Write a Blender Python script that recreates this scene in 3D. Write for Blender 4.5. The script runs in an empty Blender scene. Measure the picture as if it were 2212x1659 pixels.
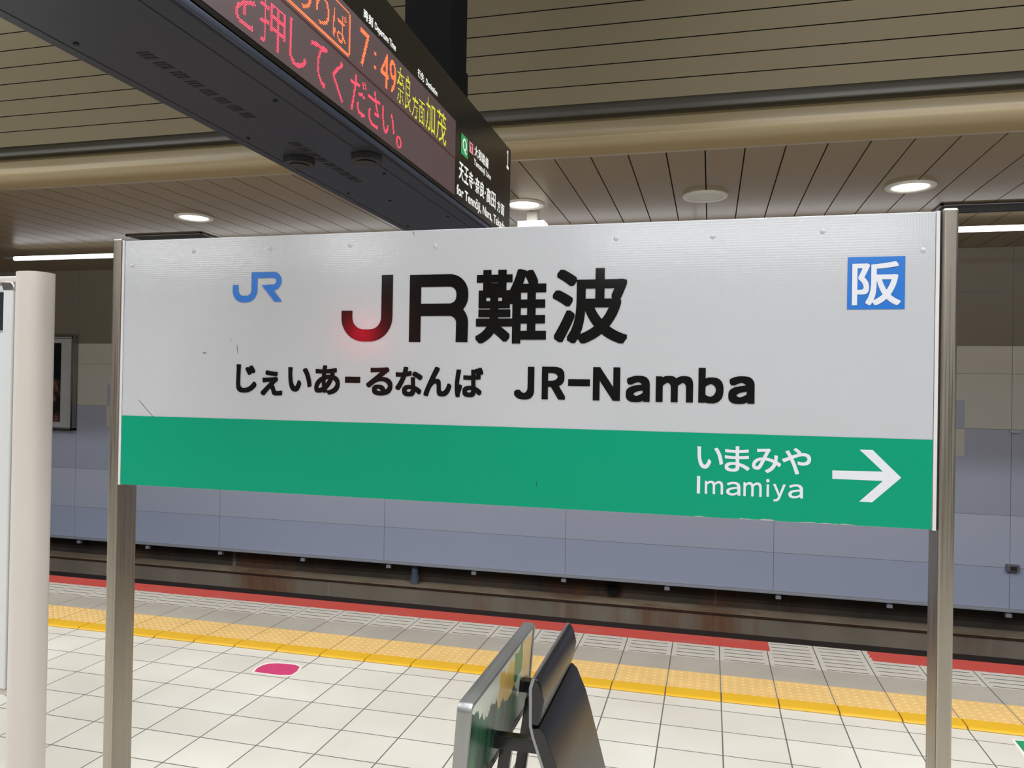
import bpy, bmesh, math, random
from mathutils import Vector, Matrix
from mathutils.bvhtree import BVHTree
from mathutils.geometry import tessellate_polygon
random.seed(4)
S = bpy.context.scene
C = S.collection
W, H = 2212, 1659
EYE = Vector((0, 0, 1.65))

# ------------------------------------------------------------------ camera
FPX, YAW, PIT, ROL = 1674.12, 0.250954, 0.0066216, 0.0174217
cy, sy, cp, sp, cr, sr = math.cos(YAW), math.sin(YAW), math.cos(PIT), math.sin(PIT), math.cos(ROL), math.sin(ROL)
fw0, r0, u0 = Vector((-sy, cy, 0)), Vector((cy, sy, 0)), Vector((0, 0, 1))
FW = fw0 * cp + u0 * sp
U1 = u0 * cp - fw0 * sp
RT = r0 * cr + U1 * sr
UP = U1 * cr - r0 * sr
cam = bpy.data.objects.new('camera', bpy.data.cameras.new('camera'))
C.objects.link(cam)
cam.data.sensor_width = 36
cam.data.lens = FPX / W * 36
cam.data.clip_start = 0.02
m = Matrix((RT, UP, -FW)).transposed().to_4x4()
m.translation = EYE
cam.matrix_world = m
S.camera = cam

# ------------------------------------------------------------------ world, exposure, off-frame hall lights
S.view_settings.view_transform = 'Standard'
S.view_settings.look = 'None'
S.view_settings.gamma = 1
S.view_settings.use_curve_mapping = False
S.view_settings.exposure = 0
w = bpy.data.worlds.new('world'); S.world = w; w.use_nodes = True
w.node_tree.nodes['Background'].inputs[0].default_value = (0.80, 0.86, 1.0, 1)
w.node_tree.nodes['Background'].inputs[1].default_value = 0.06

def area(name, loc, sx, sy_, power, col, rot=(0, 0, 0), spread=180):
    d = bpy.data.lights.new(name, 'AREA'); d.shape = 'RECTANGLE'; d.size = sx; d.size_y = sy_
    d.energy = power; d.color = col; d.spread = math.radians(spread)
    o = bpy.data.objects.new(name, d); C.objects.link(o); o.location = loc; o.rotation_euler = rot
    return o
COOL = (0.93, 0.96, 1.0)
for i, x in enumerate((-9, -5.5, -2, 1.5, 5)):
    if i != 2: area('vault_light', (x, 3.92, 4.62), 2.8, 0.15, 36, COOL)
    area('vault_light', (x, 2.2, 4.62), 2.6, 0.3, 62 if i == 2 else 84, COOL, spread=154)
    area('vault_light', (x, 0.4, 4.62), 2.6, 0.3, 72, COOL, spread=150)
    area('vault_light', (x, -1.6, 4.62), 2.6, 0.4, 42, COOL, spread=150)
# downlights and tubes of the opposite platform side, behind the camera
for x, l_ in ((-5.4, 1.8), (-3.6, .8), (0.3, 2.8), (3.9, 2.0)):
    area('opposite_tube', (x, -3.95, 3.10), l_, 0.12, 9 * l_, (0.95, 0.97, 1.0), (math.radians(55), 0, 0))
red = bpy.data.lights.new('red_signal', 'SPOT'); red.energy = 9; red.color = (1, 0.01, 0.04); red.shadow_soft_size = 0.05
red.spot_size = math.radians(50)
ro = bpy.data.objects.new('red_signal', red); C.objects.link(ro)

# ------------------------------------------------------------------ back projection of measured points
def ray(x, y): return RT * (x - W / 2) - UP * (y - H / 2) + FW * FPX
def on_y(x, y, Y): d = ray(x, y); return EYE + d * (Y / d.y)
def on_x(x, y, X): d = ray(x, y); return EYE + d * (X / d.x)
def on_z(x, y, Z): d = ray(x, y); return EYE + d * ((Z - EYE.z) / d.z)
BY = 1.65                     # plane of the station name sign's face
j = on_y(783, 722, BY)
ro.location = (j.x * (2 * BY + 2.4) / BY, -2.4, EYE.z + (j.z - EYE.z) * (2 * BY + 2.4) / BY)
ro.rotation_euler = (j - ro.location).to_track_quat('-Z', 'Y').to_euler()

# ------------------------------------------------------------------ materials
def srgb(r, g, b):
    f = lambda c: (c / 255 / 12.92) if c / 255 <= 0.04045 else ((c / 255 + 0.055) / 1.055) ** 2.4
    return (f(r), f(g), f(b), 1)
class NT:
    def __init__(s, name):
        s.m = bpy.data.materials.new(name); s.m.use_nodes = True
        s.n = s.m.node_tree.nodes; s.l = s.m.node_tree.links
        s.b = s.n['Principled BSDF']
    def put(s, sock, v):
        if isinstance(v, bpy.types.NodeSocket): s.l.new(v, sock)
        elif v is not None: sock.default_value = v
    def math(s, op, a, b=None, c=None):
        n = s.n.new('ShaderNodeMath'); n.operation = op
        for i, v in enumerate((a, b, c)): s.put(n.inputs[i], v)
        return n.outputs[0]
    def mix(s, f, a, b):
        n = s.n.new('ShaderNodeMix'); n.data_type = 'RGBA'
        s.put(n.inputs[0], f); s.put(n.inputs[6], a); s.put(n.inputs[7], b)
        return n.outputs[2]
    def pos(s):
        g = s.n.new('ShaderNodeTexCoord'); q = s.n.new('ShaderNodeSeparateXYZ'); s.l.new(g.outputs['Object'], q.inputs[0])
        s.vec = g.outputs['Object']
        return q.outputs
    def noise(s, scale, detail=3, sc=(1, 1, 1), rough=0.5):
        if not hasattr(s, 'vec'): s.pos()
        mp = s.n.new('ShaderNodeMapping'); s.l.new(s.vec, mp.inputs[0]); mp.inputs['Scale'].default_value = sc
        n = s.n.new('ShaderNodeTexNoise'); s.l.new(mp.outputs[0], n.inputs['Vector'])
        n.inputs['Scale'].default_value = scale; n.inputs['Detail'].default_value = detail; n.inputs['Roughness'].default_value = rough
        return n.outputs['Fac']
    def ramp(s, f, a, b):
        n = s.n.new('ShaderNodeMapRange'); s.put(n.inputs[0], f); n.inputs[1].default_value = a; n.inputs[2].default_value = b
        return n.outputs[0]
    def bump(s, h, strength=0.3, dist=0.01):
        n = s.n.new('ShaderNodeBump'); s.put(n.inputs['Height'], h); n.inputs['Strength'].default_value = strength
        n.inputs['Distance'].default_value = dist; s.l.new(n.outputs[0], s.b.inputs['Normal'])
def mat(name, col, rough=0.5, metal=0.0, spec=None, vary=0, emit=None, es=0, nscale=6, bump=0, coat=0):
    t = NT(name); t.b.inputs['Roughness'].default_value = rough; t.b.inputs['Metallic'].default_value = metal
    t.b.inputs['Base Color'].default_value = col
    if spec is not None: t.b.inputs['Specular IOR Level'].default_value = spec
    if vary or bump:
        f = t.noise(nscale, 4)
        dk = tuple(c * (1 - vary) for c in col[:3]) + (1,)
        if vary: t.put(t.b.inputs['Base Color'], t.mix(f, dk, col))
        if bump: t.bump(f, bump, 0.004)
    if coat: t.b.inputs['Coat Weight'].default_value = coat; t.b.inputs['Coat Roughness'].default_value = 0.1
    if emit: t.b.inputs['Emission Color'].default_value = emit; t.b.inputs['Emission Strength'].default_value = es
    return t.m

M = {}
M['panel_ceiling'] = mat('ceiling_board_paint', srgb(152, 134, 106), 0.32, 0.25, vary=0.06)
M['slat_ceiling'] = mat('vault_slat_paint', srgb(120, 111, 88), 0.45, vary=0.05)
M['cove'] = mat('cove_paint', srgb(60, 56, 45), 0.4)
M['beam'] = mat('beam_paint', srgb(152, 136, 104), 0.3, vary=0.05, nscale=2)
M['black'] = mat('black_void', srgb(14, 13, 12), 0.8)
M['post_black'] = mat('black_painted_steel', srgb(7, 7, 7), 0.9, spec=0.1, vary=0.1)
M['wall_cream'] = mat('wall_panel_cream', srgb(220, 218, 210), 0.42, vary=0.03, nscale=2)
M['wall_cream_shaded'] = mat('wall_panel_cream_shaded', srgb(138, 132, 120), 0.42, vary=0.03, nscale=2)  # cream of the top rows, darkened to paint in the shade under the ceiling
M['wall_blue'] = mat('wall_panel_slate_blue', srgb(186, 192, 214), 0.42, vary=0.03, nscale=2)
M['wall_blue2'] = mat('wall_panel_light_blue', srgb(204, 211, 232), 0.42, vary=0.03, nscale=2)
M['wall_blue3'] = mat('wall_panel_lower_blue', srgb(194, 203, 230), 0.42, vary=0.03, nscale=2)
M['joint'] = mat('panel_joint', srgb(120, 122, 130), 0.7)
M['trim_metal'] = mat('panel_edge_aluminium', srgb(190, 194, 204), 0.4, 0.3)
M['white'] = mat('white_enamel', srgb(222, 222, 218), 0.35)
M['tube'] = mat('lit_tube', (1, 1, 1, 1), 0.4, emit=(0.90, 0.93, 1, 1), es=2.8)
M['lamp'] = mat('lit_downlight', (1, 1, 1, 1), 0.4, emit=(1, 0.97, 0.86, 1), es=9)
M['emerg'] = mat('lit_white_box', (1, 1, 1, 1), 0.4, emit=(1, 0.98, 0.92, 1), es=0.75)
M['grey_plastic'] = mat('grey_plastic', srgb(120, 124, 130), 0.5)
M['disp_under'] = mat('display_underside_slate', srgb(26, 30, 41), 0.42, 0.2, vary=0.1, nscale=3)
M['disp_edge'] = mat('display_edge_slate', srgb(62, 68, 84), 0.3, 0.5)
M['disp_face'] = mat('display_black_acrylic', srgb(8, 8, 8), 0.2, spec=0.5)
M['disp_white'] = mat('display_white_print', srgb(232, 232, 226), 0.3, emit=srgb(232, 232, 226), es=0.25)
M['disp_green'] = mat('display_green_print', srgb(40, 150, 85), 0.3, emit=srgb(40, 150, 85), es=0.15)
M['disp_pink'] = mat('display_pink_print', srgb(228, 140, 155), 0.3, emit=srgb(228, 140, 155), es=0.15)
M['disp_dark'] = mat('display_dark_print', srgb(70, 30, 30), 0.3)
M['puck'] = mat('puck_black', srgb(20, 18, 18), 0.6)
M['slot'] = mat('slot_black', srgb(6, 6, 7), 0.8)
M['led_red'] = mat('led_red', (0.2, 0, 0, 1), 0.5, emit=(1.0, 0.035, 0.075, 1), es=6)
M['led_orange'] = mat('led_orange', (0.2, 0.05, 0, 1), 0.5, emit=(1.0, 0.11, 0.03, 1), es=6)
M['led_yellow'] = mat('led_yellow', (0.2, 0.2, 0, 1), 0.5, emit=(0.72, 0.80, 0.02, 1), es=2.6)
M['green_film'] = mat('sign_green_film', srgb(0, 151, 114), 0.33, spec=0.3, vary=0.03, nscale=1.3)
M['ink'] = mat('sign_black_film', srgb(13, 13, 13), 0.13)
M['blue_film'] = mat('sign_blue_film', srgb(30, 112, 200), 0.25)
M['white_film'] = mat('sign_white_film', srgb(222, 224, 230), 0.3)
M['white_edge'] = mat('sign_white_edge', srgb(215, 213, 213), 0.4)
M['dark_gap'] = mat('rubber_gasket', srgb(50, 46, 44), 0.7)
M['cream_post'] = mat('cream_aluminium', srgb(206, 198, 190), 0.42, 0.0, vary=0.04, nscale=3)
M['alu'] = mat('satin_aluminium', srgb(150, 152, 150), 0.36, 0.7)
M['alu_white'] = mat('white_aluminium_profile', srgb(208, 210, 210), 0.35)
M['chrome'] = mat('chrome_corner', srgb(215, 215, 215), 0.12, 0.9)
M['glass_dark'] = mat('notice_dark_glazing', srgb(48, 50, 58), 0.12)
M['paper'] = mat('poster_paper', srgb(205, 208, 214), 0.6)
M['leather'] = mat('black_vinyl_leather', srgb(16, 16, 20), 0.30, bump=0.05, nscale=260, spec=0.6)
M['shell'] = mat('seat_shell_steel', srgb(150, 152, 158), 0.3, 0.8)
M['black_steel'] = mat('gloss_black_steel', srgb(14, 14, 15), 0.22)
M['floor_pink'] = mat('pink_sticker', srgb(205, 58, 110), 0.45, vary=0.25, nscale=14)
M['floor_white'] = mat('white_sticker', srgb(226, 222, 214), 0.45)
M['floor_green'] = mat('green_sticker', srgb(20, 138, 88), 0.45)
M['bar_yellow'] = mat('tactile_bar_yellow', srgb(222, 172, 30), 0.42, vary=0.12, nscale=8)
M['tactile'] = mat('tactile_tile_ochre', srgb(222, 184, 116), 0.6, vary=0.22, nscale=7)
M['grey_pipe'] = mat('grey_pipe', srgb(96, 104, 122), 0.45)
M['rail'] = mat('rail_steel', srgb(96, 80, 70), 0.35, 0.8)

def steel():
    t = NT('brushed_stainless_steel'); t.b.inputs['Metallic'].default_value = 1; t.b.inputs['Roughness'].default_value = 0.30
    f = t.noise(5, 3, (1, 1, 0.35)); g = t.noise(400, 2, (1, 1, 0.01))
    t.put(t.b.inputs['Base Color'], t.mix(f, srgb(160, 152, 140), srgb(176, 169, 158)))
    t.put(t.b.inputs['Roughness'], t.ramp(g, -0.2, 1.8)); t.bump(g, 0.04, 0.001)
    return t.m
M['steel'] = steel()

def sign_face():
    t = NT('sign_reflective_sheet'); p = t.pos()
    v = t.n.new('ShaderNodeTexVoronoi'); t.l.new(t.vec, v.inputs['Vector']); v.inputs['Scale'].default_value = 190
    v.inputs['Randomness'].default_value = 0.0
    f = t.noise(3, 3); g = t.noise(40, 3)
    t.put(t.b.inputs['Base Color'], t.mix(f, srgb(186, 188, 191), srgb(196, 197, 201)))
    t.b.inputs['Roughness'].default_value = 0.14
    t.b.inputs['Specular IOR Level'].default_value = 0.5
    h = t.math('MULTIPLY_ADD', v.outputs['Distance'], 0.5, g)
    t.bump(h, 0.12, 0.0012)
    return t.m
M['sign_face'] = sign_face()

TILE, TX0 = 0.2955, 0.08
def tile_mask(t, s, pitch, off, half):
    """1 on a joint line"""
    a = t.math('ABSOLUTE', t.math('SUBTRACT', t.math('FRACT', t.math('DIVIDE', t.math('SUBTRACT', s, off - pitch / 2), pitch)), 0.5))
    return t.math('LESS_THAN', a, half / pitch)
def cell_rand(t, p, pX, oX, pY, oY):
    a = t.math('FLOOR', t.math('DIVIDE', t.math('SUBTRACT', p[0], oX), pX)); b = t.math('FLOOR', t.math('DIVIDE', t.math('SUBTRACT', p[1], oY), pY))
    c = t.n.new('ShaderNodeCombineXYZ'); t.l.new(a, c.inputs[0]); t.l.new(b, c.inputs[1])
    wn = t.n.new('ShaderNodeTexWhiteNoise'); t.l.new(c.outputs[0], wn.inputs[0]); return wn.outputs[0]
def floor_mat():
    t = NT('platform_floor_tiles'); p = t.pos()
    j = t.math('MAXIMUM', tile_mask(t, p[0], TILE, TX0, 0.0032), tile_mask(t, p[1], 0.2555, 4.183, 0.0032))
    c = t.mix(cell_rand(t, p, TILE, TX0, 0.2555, 4.183), srgb(205, 200, 188), srgb(215, 211, 200))
    c = t.mix(t.ramp(t.noise(1.6, 5), 0.35, 0.9), c, srgb(192, 186, 172))
    t.put(t.b.inputs['Base Color'], t.mix(j, c, srgb(96, 92, 86)))
    t.put(t.b.inputs['Roughness'], t.math('MULTIPLY_ADD', j, 0.3, 0.50))
    t.bump(t.math('SUBTRACT', 1.0, j), 0.5, 0.002)
    return t.m
M['floor'] = floor_mat()
def edge_mat():
    t = NT('platform_edge_concrete'); p = t.pos()
    j = tile_mask(t, p[0], TILE, TX0, 0.003)
    inx = t.math('SUBTRACT', 1.0, tile_mask(t, p[0], TILE, TX0, 0.030))
    gy = tile_mask(t, p[1], 0.067, 4.990, 0.0048)
    gy = t.math('MULTIPLY', gy, t.math('GREATER_THAN', p[1], 4.97))
    g = t.math('MULTIPLY', gy, inx)
    base = t.mix(t.ramp(t.noise(2.2, 6), 0.3, 0.8), srgb(150, 142, 130), srgb(174, 168, 156))
    base = t.mix(t.ramp(t.noise(26, 3), 0.35, 0.8), base, srgb(160, 152, 140))
    base = t.mix(t.math('GREATER_THAN', p[1], 4.97), base, t.mix(t.noise(5, 3), srgb(176, 170, 160), srgb(190, 184, 174)))
    c = t.mix(g, base, srgb(70, 64, 60))
    c = t.mix(j, c, srgb(88, 82, 76))
    # red paint strip along the edge, missing on two blocks
    n = t.math('MULTIPLY', t.math('SUBTRACT', t.noise(30, 4), 0.5), 0.02)
    inred = t.math('GREATER_THAN', t.math('ADD', p[1], n), 5.238)
    gap = t.math('MULTIPLY', t.math('GREATER_THAN', t.math('ADD', p[0], n), 0.395), t.math('LESS_THAN', t.math('ADD', p[0], t.math('MULTIPLY', n, 3.0)), 1.0))
    redm = t.math('MULTIPLY', inred, t.math('SUBTRACT', 1.0, gap))
    worn = t.math('MULTIPLY', t.ramp(t.noise(4, 6, (0.6, 1, 1), 0.7), 0.56, 0.74), 0.5)
    rc = t.mix(worn, srgb(178, 64, 54), srgb(158, 112, 102))
    t.put(t.b.inputs['Base Color'], t.mix(redm, c, rc))
    t.b.inputs['Roughness'].default_value = 0.6
    t.bump(t.math('SUBTRACT', 1.0, t.math('MAXIMUM', t.math('MULTIPLY', g, t.math('SUBTRACT', 1.0, redm)), j)), 0.6, 0.003)
    return t.m
M['edge'] = edge_mat()
def concrete_mat(name, lo, hi, rusty, mixv=1.0):
    t = NT(name); p = t.pos()
    base = t.mix(t.ramp(t.noise(1.5, 6, (1, 1, 0.6)), 0.3, 0.75), lo, hi)
    r = t.ramp(t.noise(1.1, 5, (1, 1, 0.12), 0.65), 0.50, 0.64)
    c = t.mix(t.math('MULTIPLY', r, rusty), base, srgb(122, 76, 44))
    wh = t.ramp(t.noise(6, 3, (1, 1, 0.03), 0.6), 0.66, 0.74)
    c = t.mix(t.math('MULTIPLY', wh, 0.35 * mixv), c, srgb(190, 188, 182))
    t.put(t.b.inputs['Base Color'], c); t.b.inputs['Roughness'].default_value = 0.85
    t.bump(t.noise(20, 5), 0.3, 0.01)
    return t.m
M['conc'] = concrete_mat('stained_concrete', srgb(132, 122, 108), srgb(156, 146, 132), 0.8)
M['conc_top'] = concrete_mat('ledge_concrete', srgb(146, 132, 112), srgb(176, 162, 140), 0.7, 0)
M['conc_dark'] = concrete_mat('shaded_concrete', srgb(58, 52, 46), srgb(84, 76, 66), 0.5)  # dark tone has the shade of the recess under the panels painted in
M['rust'] = mat('rusty_drip_edge', srgb(78, 50, 34), 0.9, vary=0.4, nscale=12)
M['ballast'] = mat('trackbed_dark_ballast', srgb(62, 52, 50), 0.9, vary=0.5, nscale=30, bump=1.0)

def picture_seat():
    """painted landscape picture: pale paper, ochre blot, dark green hills, brown foreground"""
    t = NT('scenery_picture'); p = t.pos()
    n1 = t.noise(9, 5); n2 = t.noise(22, 4, (1, 1, 0.35))
    zz = t.math('ADD', p[2], t.math('MULTIPLY', t.math('SUBTRACT', n1, 0.5), 0.10))
    z2 = t.math('ADD', zz, t.math('MULTIPLY', t.math('SUBTRACT', n2, 0.5), 0.12))
    yy = t.math('ADD', p[1], t.math('MULTIPLY', t.math('SUBTRACT', n2, 0.5), 0.08))
    c = t.mix(n1, srgb(186, 200, 184), srgb(212, 208, 196))
    def blob(y0, y1, z0, z1):
        a = t.math('MULTIPLY', t.math('GREATER_THAN', yy, y0), t.math('LESS_THAN', yy, y1))
        b = t.math('MULTIPLY', t.math('GREATER_THAN', zz, z0), t.math('LESS_THAN', zz, z1))
        return t.math('MULTIPLY', a, b)
    c = t.mix(blob(.28, .46, .135, .235), c, t.mix(n2, srgb(216, 160, 60), srgb(206, 190, 110)))
    c = t.mix(blob(.46, .56, .16, .262), c, srgb(52, 134, 84))
    c = t.mix(blob(.57, .68, .10, .25), c, srgb(210, 180, 130))
    dk = t.math('LESS_THAN', t.math('ADD', z2, t.math('MULTIPLY', p[1], 0.20)), 0.232)
    c = t.mix(dk, c, t.mix(t.ramp(n2, .35, .65), srgb(6, 30, 20), srgb(30, 96, 62)))
    c = t.mix(t.math('LESS_THAN', z2, 0.035), c, t.mix(n1, srgb(60, 54, 44), srgb(150, 140, 120)))
    t.put(t.b.inputs['Base Color'], c); t.b.inputs['Roughness'].default_value = 0.33
    return t.m
M['pic_seat'] = picture_seat()
def picture_wall():
    t = NT('dark_night_picture'); p = t.pos()
    n = t.noise(7, 5, (1, 1, 0.8)); n2 = t.noise(16, 3)
    low = t.ramp(p[2], 0.50, 0.46)
    c = t.mix(t.ramp(n, 0.45, 0.6), srgb(34, 24, 26), srgb(132, 92, 76))
    c = t.mix(t.ramp(n2, 0.58, 0.7), c, srgb(70, 60, 74))
    t.put(t.b.inputs['Base Color'], t.mix(low, srgb(14, 13, 18), c)); t.b.inputs['Roughness'].default_value = 0.15
    return t.m
M['pic_wall'] = picture_wall()

# ------------------------------------------------------------------ mesh helpers
class MB:
    def __init__(s): s.v = []; s.f = []; s.mi = []
    def quad(s, a, b, c, d, mi=0):
        n = len(s.v); s.v += [tuple(a), tuple(b), tuple(c), tuple(d)]; s.f.append((n, n + 1, n + 2, n + 3)); s.mi.append(mi)
    def box(s, x0, x1, y0, y1, z0, z1, mi=0):
        n = len(s.v)
        s.v += [(x, y, z) for z in (z0, z1) for y in (y0, y1) for x in (x0, x1)]
        for q in ((0, 2, 3, 1), (4, 5, 7, 6), (0, 1, 5, 4), (2, 6, 7, 3), (0, 4, 6, 2), (1, 3, 7, 5)):
            s.f.append(tuple(n + i for i in q)); s.mi.append(mi)
    def prism(s, pts, lift, mi=0):
        """closed polygon pts (3D), swept along the vector lift"""
        n = len(s.v); k = len(pts); lift = Vector(lift)
        s.v += [tuple(Vector(p)) for p in pts] + [tuple(Vector(p) + lift) for p in pts]
        for t in tessellate_polygon([[Vector(p) for p in pts]]):
            s.f.append(tuple(n + i for i in t)); s.mi.append(mi)
            s.f.append(tuple(n + k + i for i in reversed(t))); s.mi.append(mi)
        for i in range(k):
            a, b = i, (i + 1) % k
            s.f.append((n + a, n + b, n + k + b, n + k + a)); s.mi.append(mi)
    def cyl(s, c, axis, r, h, seg=32, mi=0, r2=None):
        """cylinder from point c along axis (unit vector) of height h"""
        ax = Vector(axis).normalized(); a = ax.orthogonal().normalized(); b = ax.cross(a); c = Vector(c)
        r2 = r if r2 is None else r2
        n = len(s.v)
        for k, rr in ((0, r), (h, r2)):
            s.v += [tuple(c + ax * k + a * rr * math.cos(2 * math.pi * i / seg) + b * rr * math.sin(2 * math.pi * i / seg)) for i in range(seg)]
        for i in range(seg):
            jn = (i + 1) % seg; s.f.append((n + i, n + jn, n + seg + jn, n + seg + i)); s.mi.append(mi)
        s.f.append(tuple(n + i for i in reversed(range(seg)))); s.mi.append(mi)
        s.f.append(tuple(n + seg + i for i in range(seg))); s.mi.append(mi)
    def lathe(s, c, prof, seg=40, mi=0):
        """prof: list of (r, z) around the vertical axis through c"""
        n = len(s.v); c = Vector(c)
        for r, z in prof:
            s.v += [(c.x + r * math.cos(2 * math.pi * i / seg), c.y + r * math.sin(2 * math.pi * i / seg), c.z + z) for i in range(seg)]
        for k in range(len(prof) - 1):
            for i in range(seg):
                jn = (i + 1) % seg
                s.f.append((n + k * seg + i, n + k * seg + jn, n + (k + 1) * seg + jn, n + (k + 1) * seg + i)); s.mi.append(mi)
    def build(s, name, mats, parent=None, bevel=0, smooth=False, org=None, seg=2):
        me = bpy.data.meshes.new(name)
        o0 = Vector(org) if org else Vector((0, 0, 0))
        base = parent_loc(parent)
        if org is None: o0 = base
        me.from_pydata([tuple(Vector(v) - o0) for v in s.v], [], s.f)
        for mm in (mats if isinstance(mats, (list, tuple)) else [mats]): me.materials.append(M[mm])
        me.polygons.foreach_set('material_index', s.mi)
        b = bmesh.new(); b.from_mesh(me)
        if bevel: bmesh.ops.remove_doubles(b, verts=b.verts, dist=1e-6)
        bmesh.ops.recalc_face_normals(b, faces=b.faces); b.to_mesh(me); b.free()
        o = bpy.data.objects.new(name, me); C.objects.link(o)
        o.parent = parent; o.location = o0 - base
        if bevel:
            md = o.modifiers.new('bevel', 'BEVEL'); md.width = bevel; md.segments = seg; md.limit_method = 'ANGLE'; md.angle_limit = math.radians(35)
        if smooth or bevel:
            for p in me.polygons: p.use_smooth = True
            if smooth and not bevel:
                me.set_sharp_from_angle(angle=math.radians(40))
            if bevel:
                wn = o.modifiers.new('normals', 'WEIGHTED_NORMAL'); wn.keep_sharp = True
        return o
def parent_loc(p):
    v = Vector((0, 0, 0))
    while p is not None: v = v + p.location; p = p.parent
    return v
def thing(name, loc, label, cat, group=None):
    o = bpy.data.objects.new(name, None); C.objects.link(o); o.location = loc; o.empty_display_size = 0.1
    return tag(o, label, cat, group)
def tag(o, label, cat, group=None):
    o['label'] = label; o['category'] = cat
    if group: o['group'] = group
    return o
def struct(o): o['kind'] = 'structure'; return o

# ------------------------------------------------------------------ lettering
_gc = {}
def glyph(ch):
    """flat triangles of one character (or word), fitted to the unit square"""
    if ch in _gc: return _gc[ch]
    cu = bpy.data.curves.new('t', 'FONT'); cu.body = ch; cu.size = 1; cu.resolution_u = 5
    o = bpy.data.objects.new('t', cu); C.objects.link(o)
    dg = bpy.context.evaluated_depsgraph_get(); dg.update()
    me = bpy.data.meshes.new_from_object(o.evaluated_get(dg))
    vs = [(v.co.x, v.co.y) for v in me.vertices]; fs = [tuple(p.vertices) for p in me.polygons]
    bpy.data.objects.remove(o); bpy.data.curves.remove(cu); bpy.data.meshes.remove(me)
    x0, x1 = min(v[0] for v in vs), max(v[0] for v in vs); y0, y1 = min(v[1] for v in vs), max(v[1] for v in vs)
    _gc[ch] = ([((v[0] - x0) / (x1 - x0), (v[1] - y0) / (y1 - y0)) for v in vs], fs, (x1 - x0), (y1 - y0))
    return _gc[ch]
def put_glyph(mb, ch, O, A, B, wide, high, fat=0.0, mi=0):
    """glyph ch in the parallelogram O + a*A*wide + b*B*high; fat thickens the strokes by that many metres"""
    vs, fs, _, _ = glyph(ch)
    O, A, B = Vector(O), Vector(A), Vector(B)
    sh = [(0, 0)] if fat <= 0 else [(0, 0)] + [(q * fat * .5, r * fat * .5) for q in (-1, 1) for r in (-1, 1)] + [(a * fat, b * fat) for t in range(-5, 6) for a, b in ((t / 5, 1), (t / 5, -1), (1, t / 5), (-1, t / 5))]
    ww, hh = wide - 2 * fat, high - 2 * fat
    N = A.cross(B)
    for k, (dx, dy) in enumerate(sh):
        n = len(mb.v); Ok = O + N * (k * 7e-6)
        mb.v += [tuple(Ok + A * (fat + dx + v[0] * ww) + B * (fat + dy + v[1] * hh)) for v in vs]
        for f in fs: mb.f.append(tuple(n + i for i in f)); mb.mi.append(mi)
def stroke2d(path, wd, closed_ends=True):
    """outline polygons (list of quads) of a polyline of given width, mitred"""
    pp = [path[0]]
    for p in path[1:]:
        if (Vector(p) - Vector(pp[-1])).length > 1e-4: pp.append(p)
    path = pp; n = len(path); L = []; R = []
    for i, p in enumerate(path):
        p = Vector(p)
        if i == 0: d = (Vector(path[1]) - p).normalized(); nn = Vector((-d.y, d.x)); k = 1
        elif i == n - 1: d = (p - Vector(path[i - 1])).normalized(); nn = Vector((-d.y, d.x)); k = 1
        else:
            d1 = (p - Vector(path[i - 1])).normalized(); d2 = (Vector(path[i + 1]) - p).normalized()
            n1 = Vector((-d1.y, d1.x)); n2 = Vector((-d2.y, d2.x)); nn = (n1 + n2).normalized(); k = 1 / max(0.3, nn.dot(n1))
        L.append(p + nn * wd / 2 * k); R.append(p - nn * wd / 2 * k)
    return [(L[i], L[i + 1], R[i + 1], R[i]) for i in range(n - 1)]
def arc2d(cx, cz, rx, rz, a0, a1, n=12):
    return [(cx + rx * math.cos(math.radians(a0 + (a1 - a0) * i / n)), cz + rz * math.sin(math.radians(a0 + (a1 - a0) * i / n))) for i in range(n + 1)]

# ================================================================== SETTING
XA, XB = -15.0, 10.0
CZ = 3.14                     # cross board ceiling
mb = MB(); mb.box(XA, XB, -5.4, 4.298, -0.05, 0.0); struct(mb.build('floor', 'floor', org=(0, 0, 0)))
mb = MB(); mb.box(XA, XB, 4.712, 5.43, -0.10, 0.0); struct(mb.build('trim_1', 'edge', org=(0, 0, 0)))
# yellow guide bar
mb = MB(); k0 = int(XA / TILE)
for k in range(k0, 34):
    x = TX0 + k * TILE
    mb.prism([(x + .003, 4.298, 0), (x + .003, 4.302, .008), (x + .003, 4.316, .014), (x + .003, 4.408, .014), (x + .003, 4.422, .008), (x + .003, 4.426, 0)], (TILE - .006, 0, 0))
mb.box(XA, XB, 4.298, 4.426, -0.02, 0.001, 1)
struct(mb.build('trim_2', ['bar_yellow', 'joint'], bevel=0.003))
# tactile dome tiles
mb = MB()
for k in range(k0, 34):
    x = TX0 + k * TILE
    mb.box(x + .003, x + TILE - .003, 4.428, 4.710, -0.02, 0.002)
    if not -9.5 < x < 3.2: continue
    for a in range(6):
        for b in range(6):
            mb.cyl((x + .026 + a * .0487, 4.455 + b * .0462, 0.002), (0, 0, 1), 0.0165, 0.0045, 10, 0, 0.011)
mb.box(XA, XB, 4.426, 4.712, -0.03, -0.001, 1)
struct(mb.build('trim_3', ['tactile', 'joint']))
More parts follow.
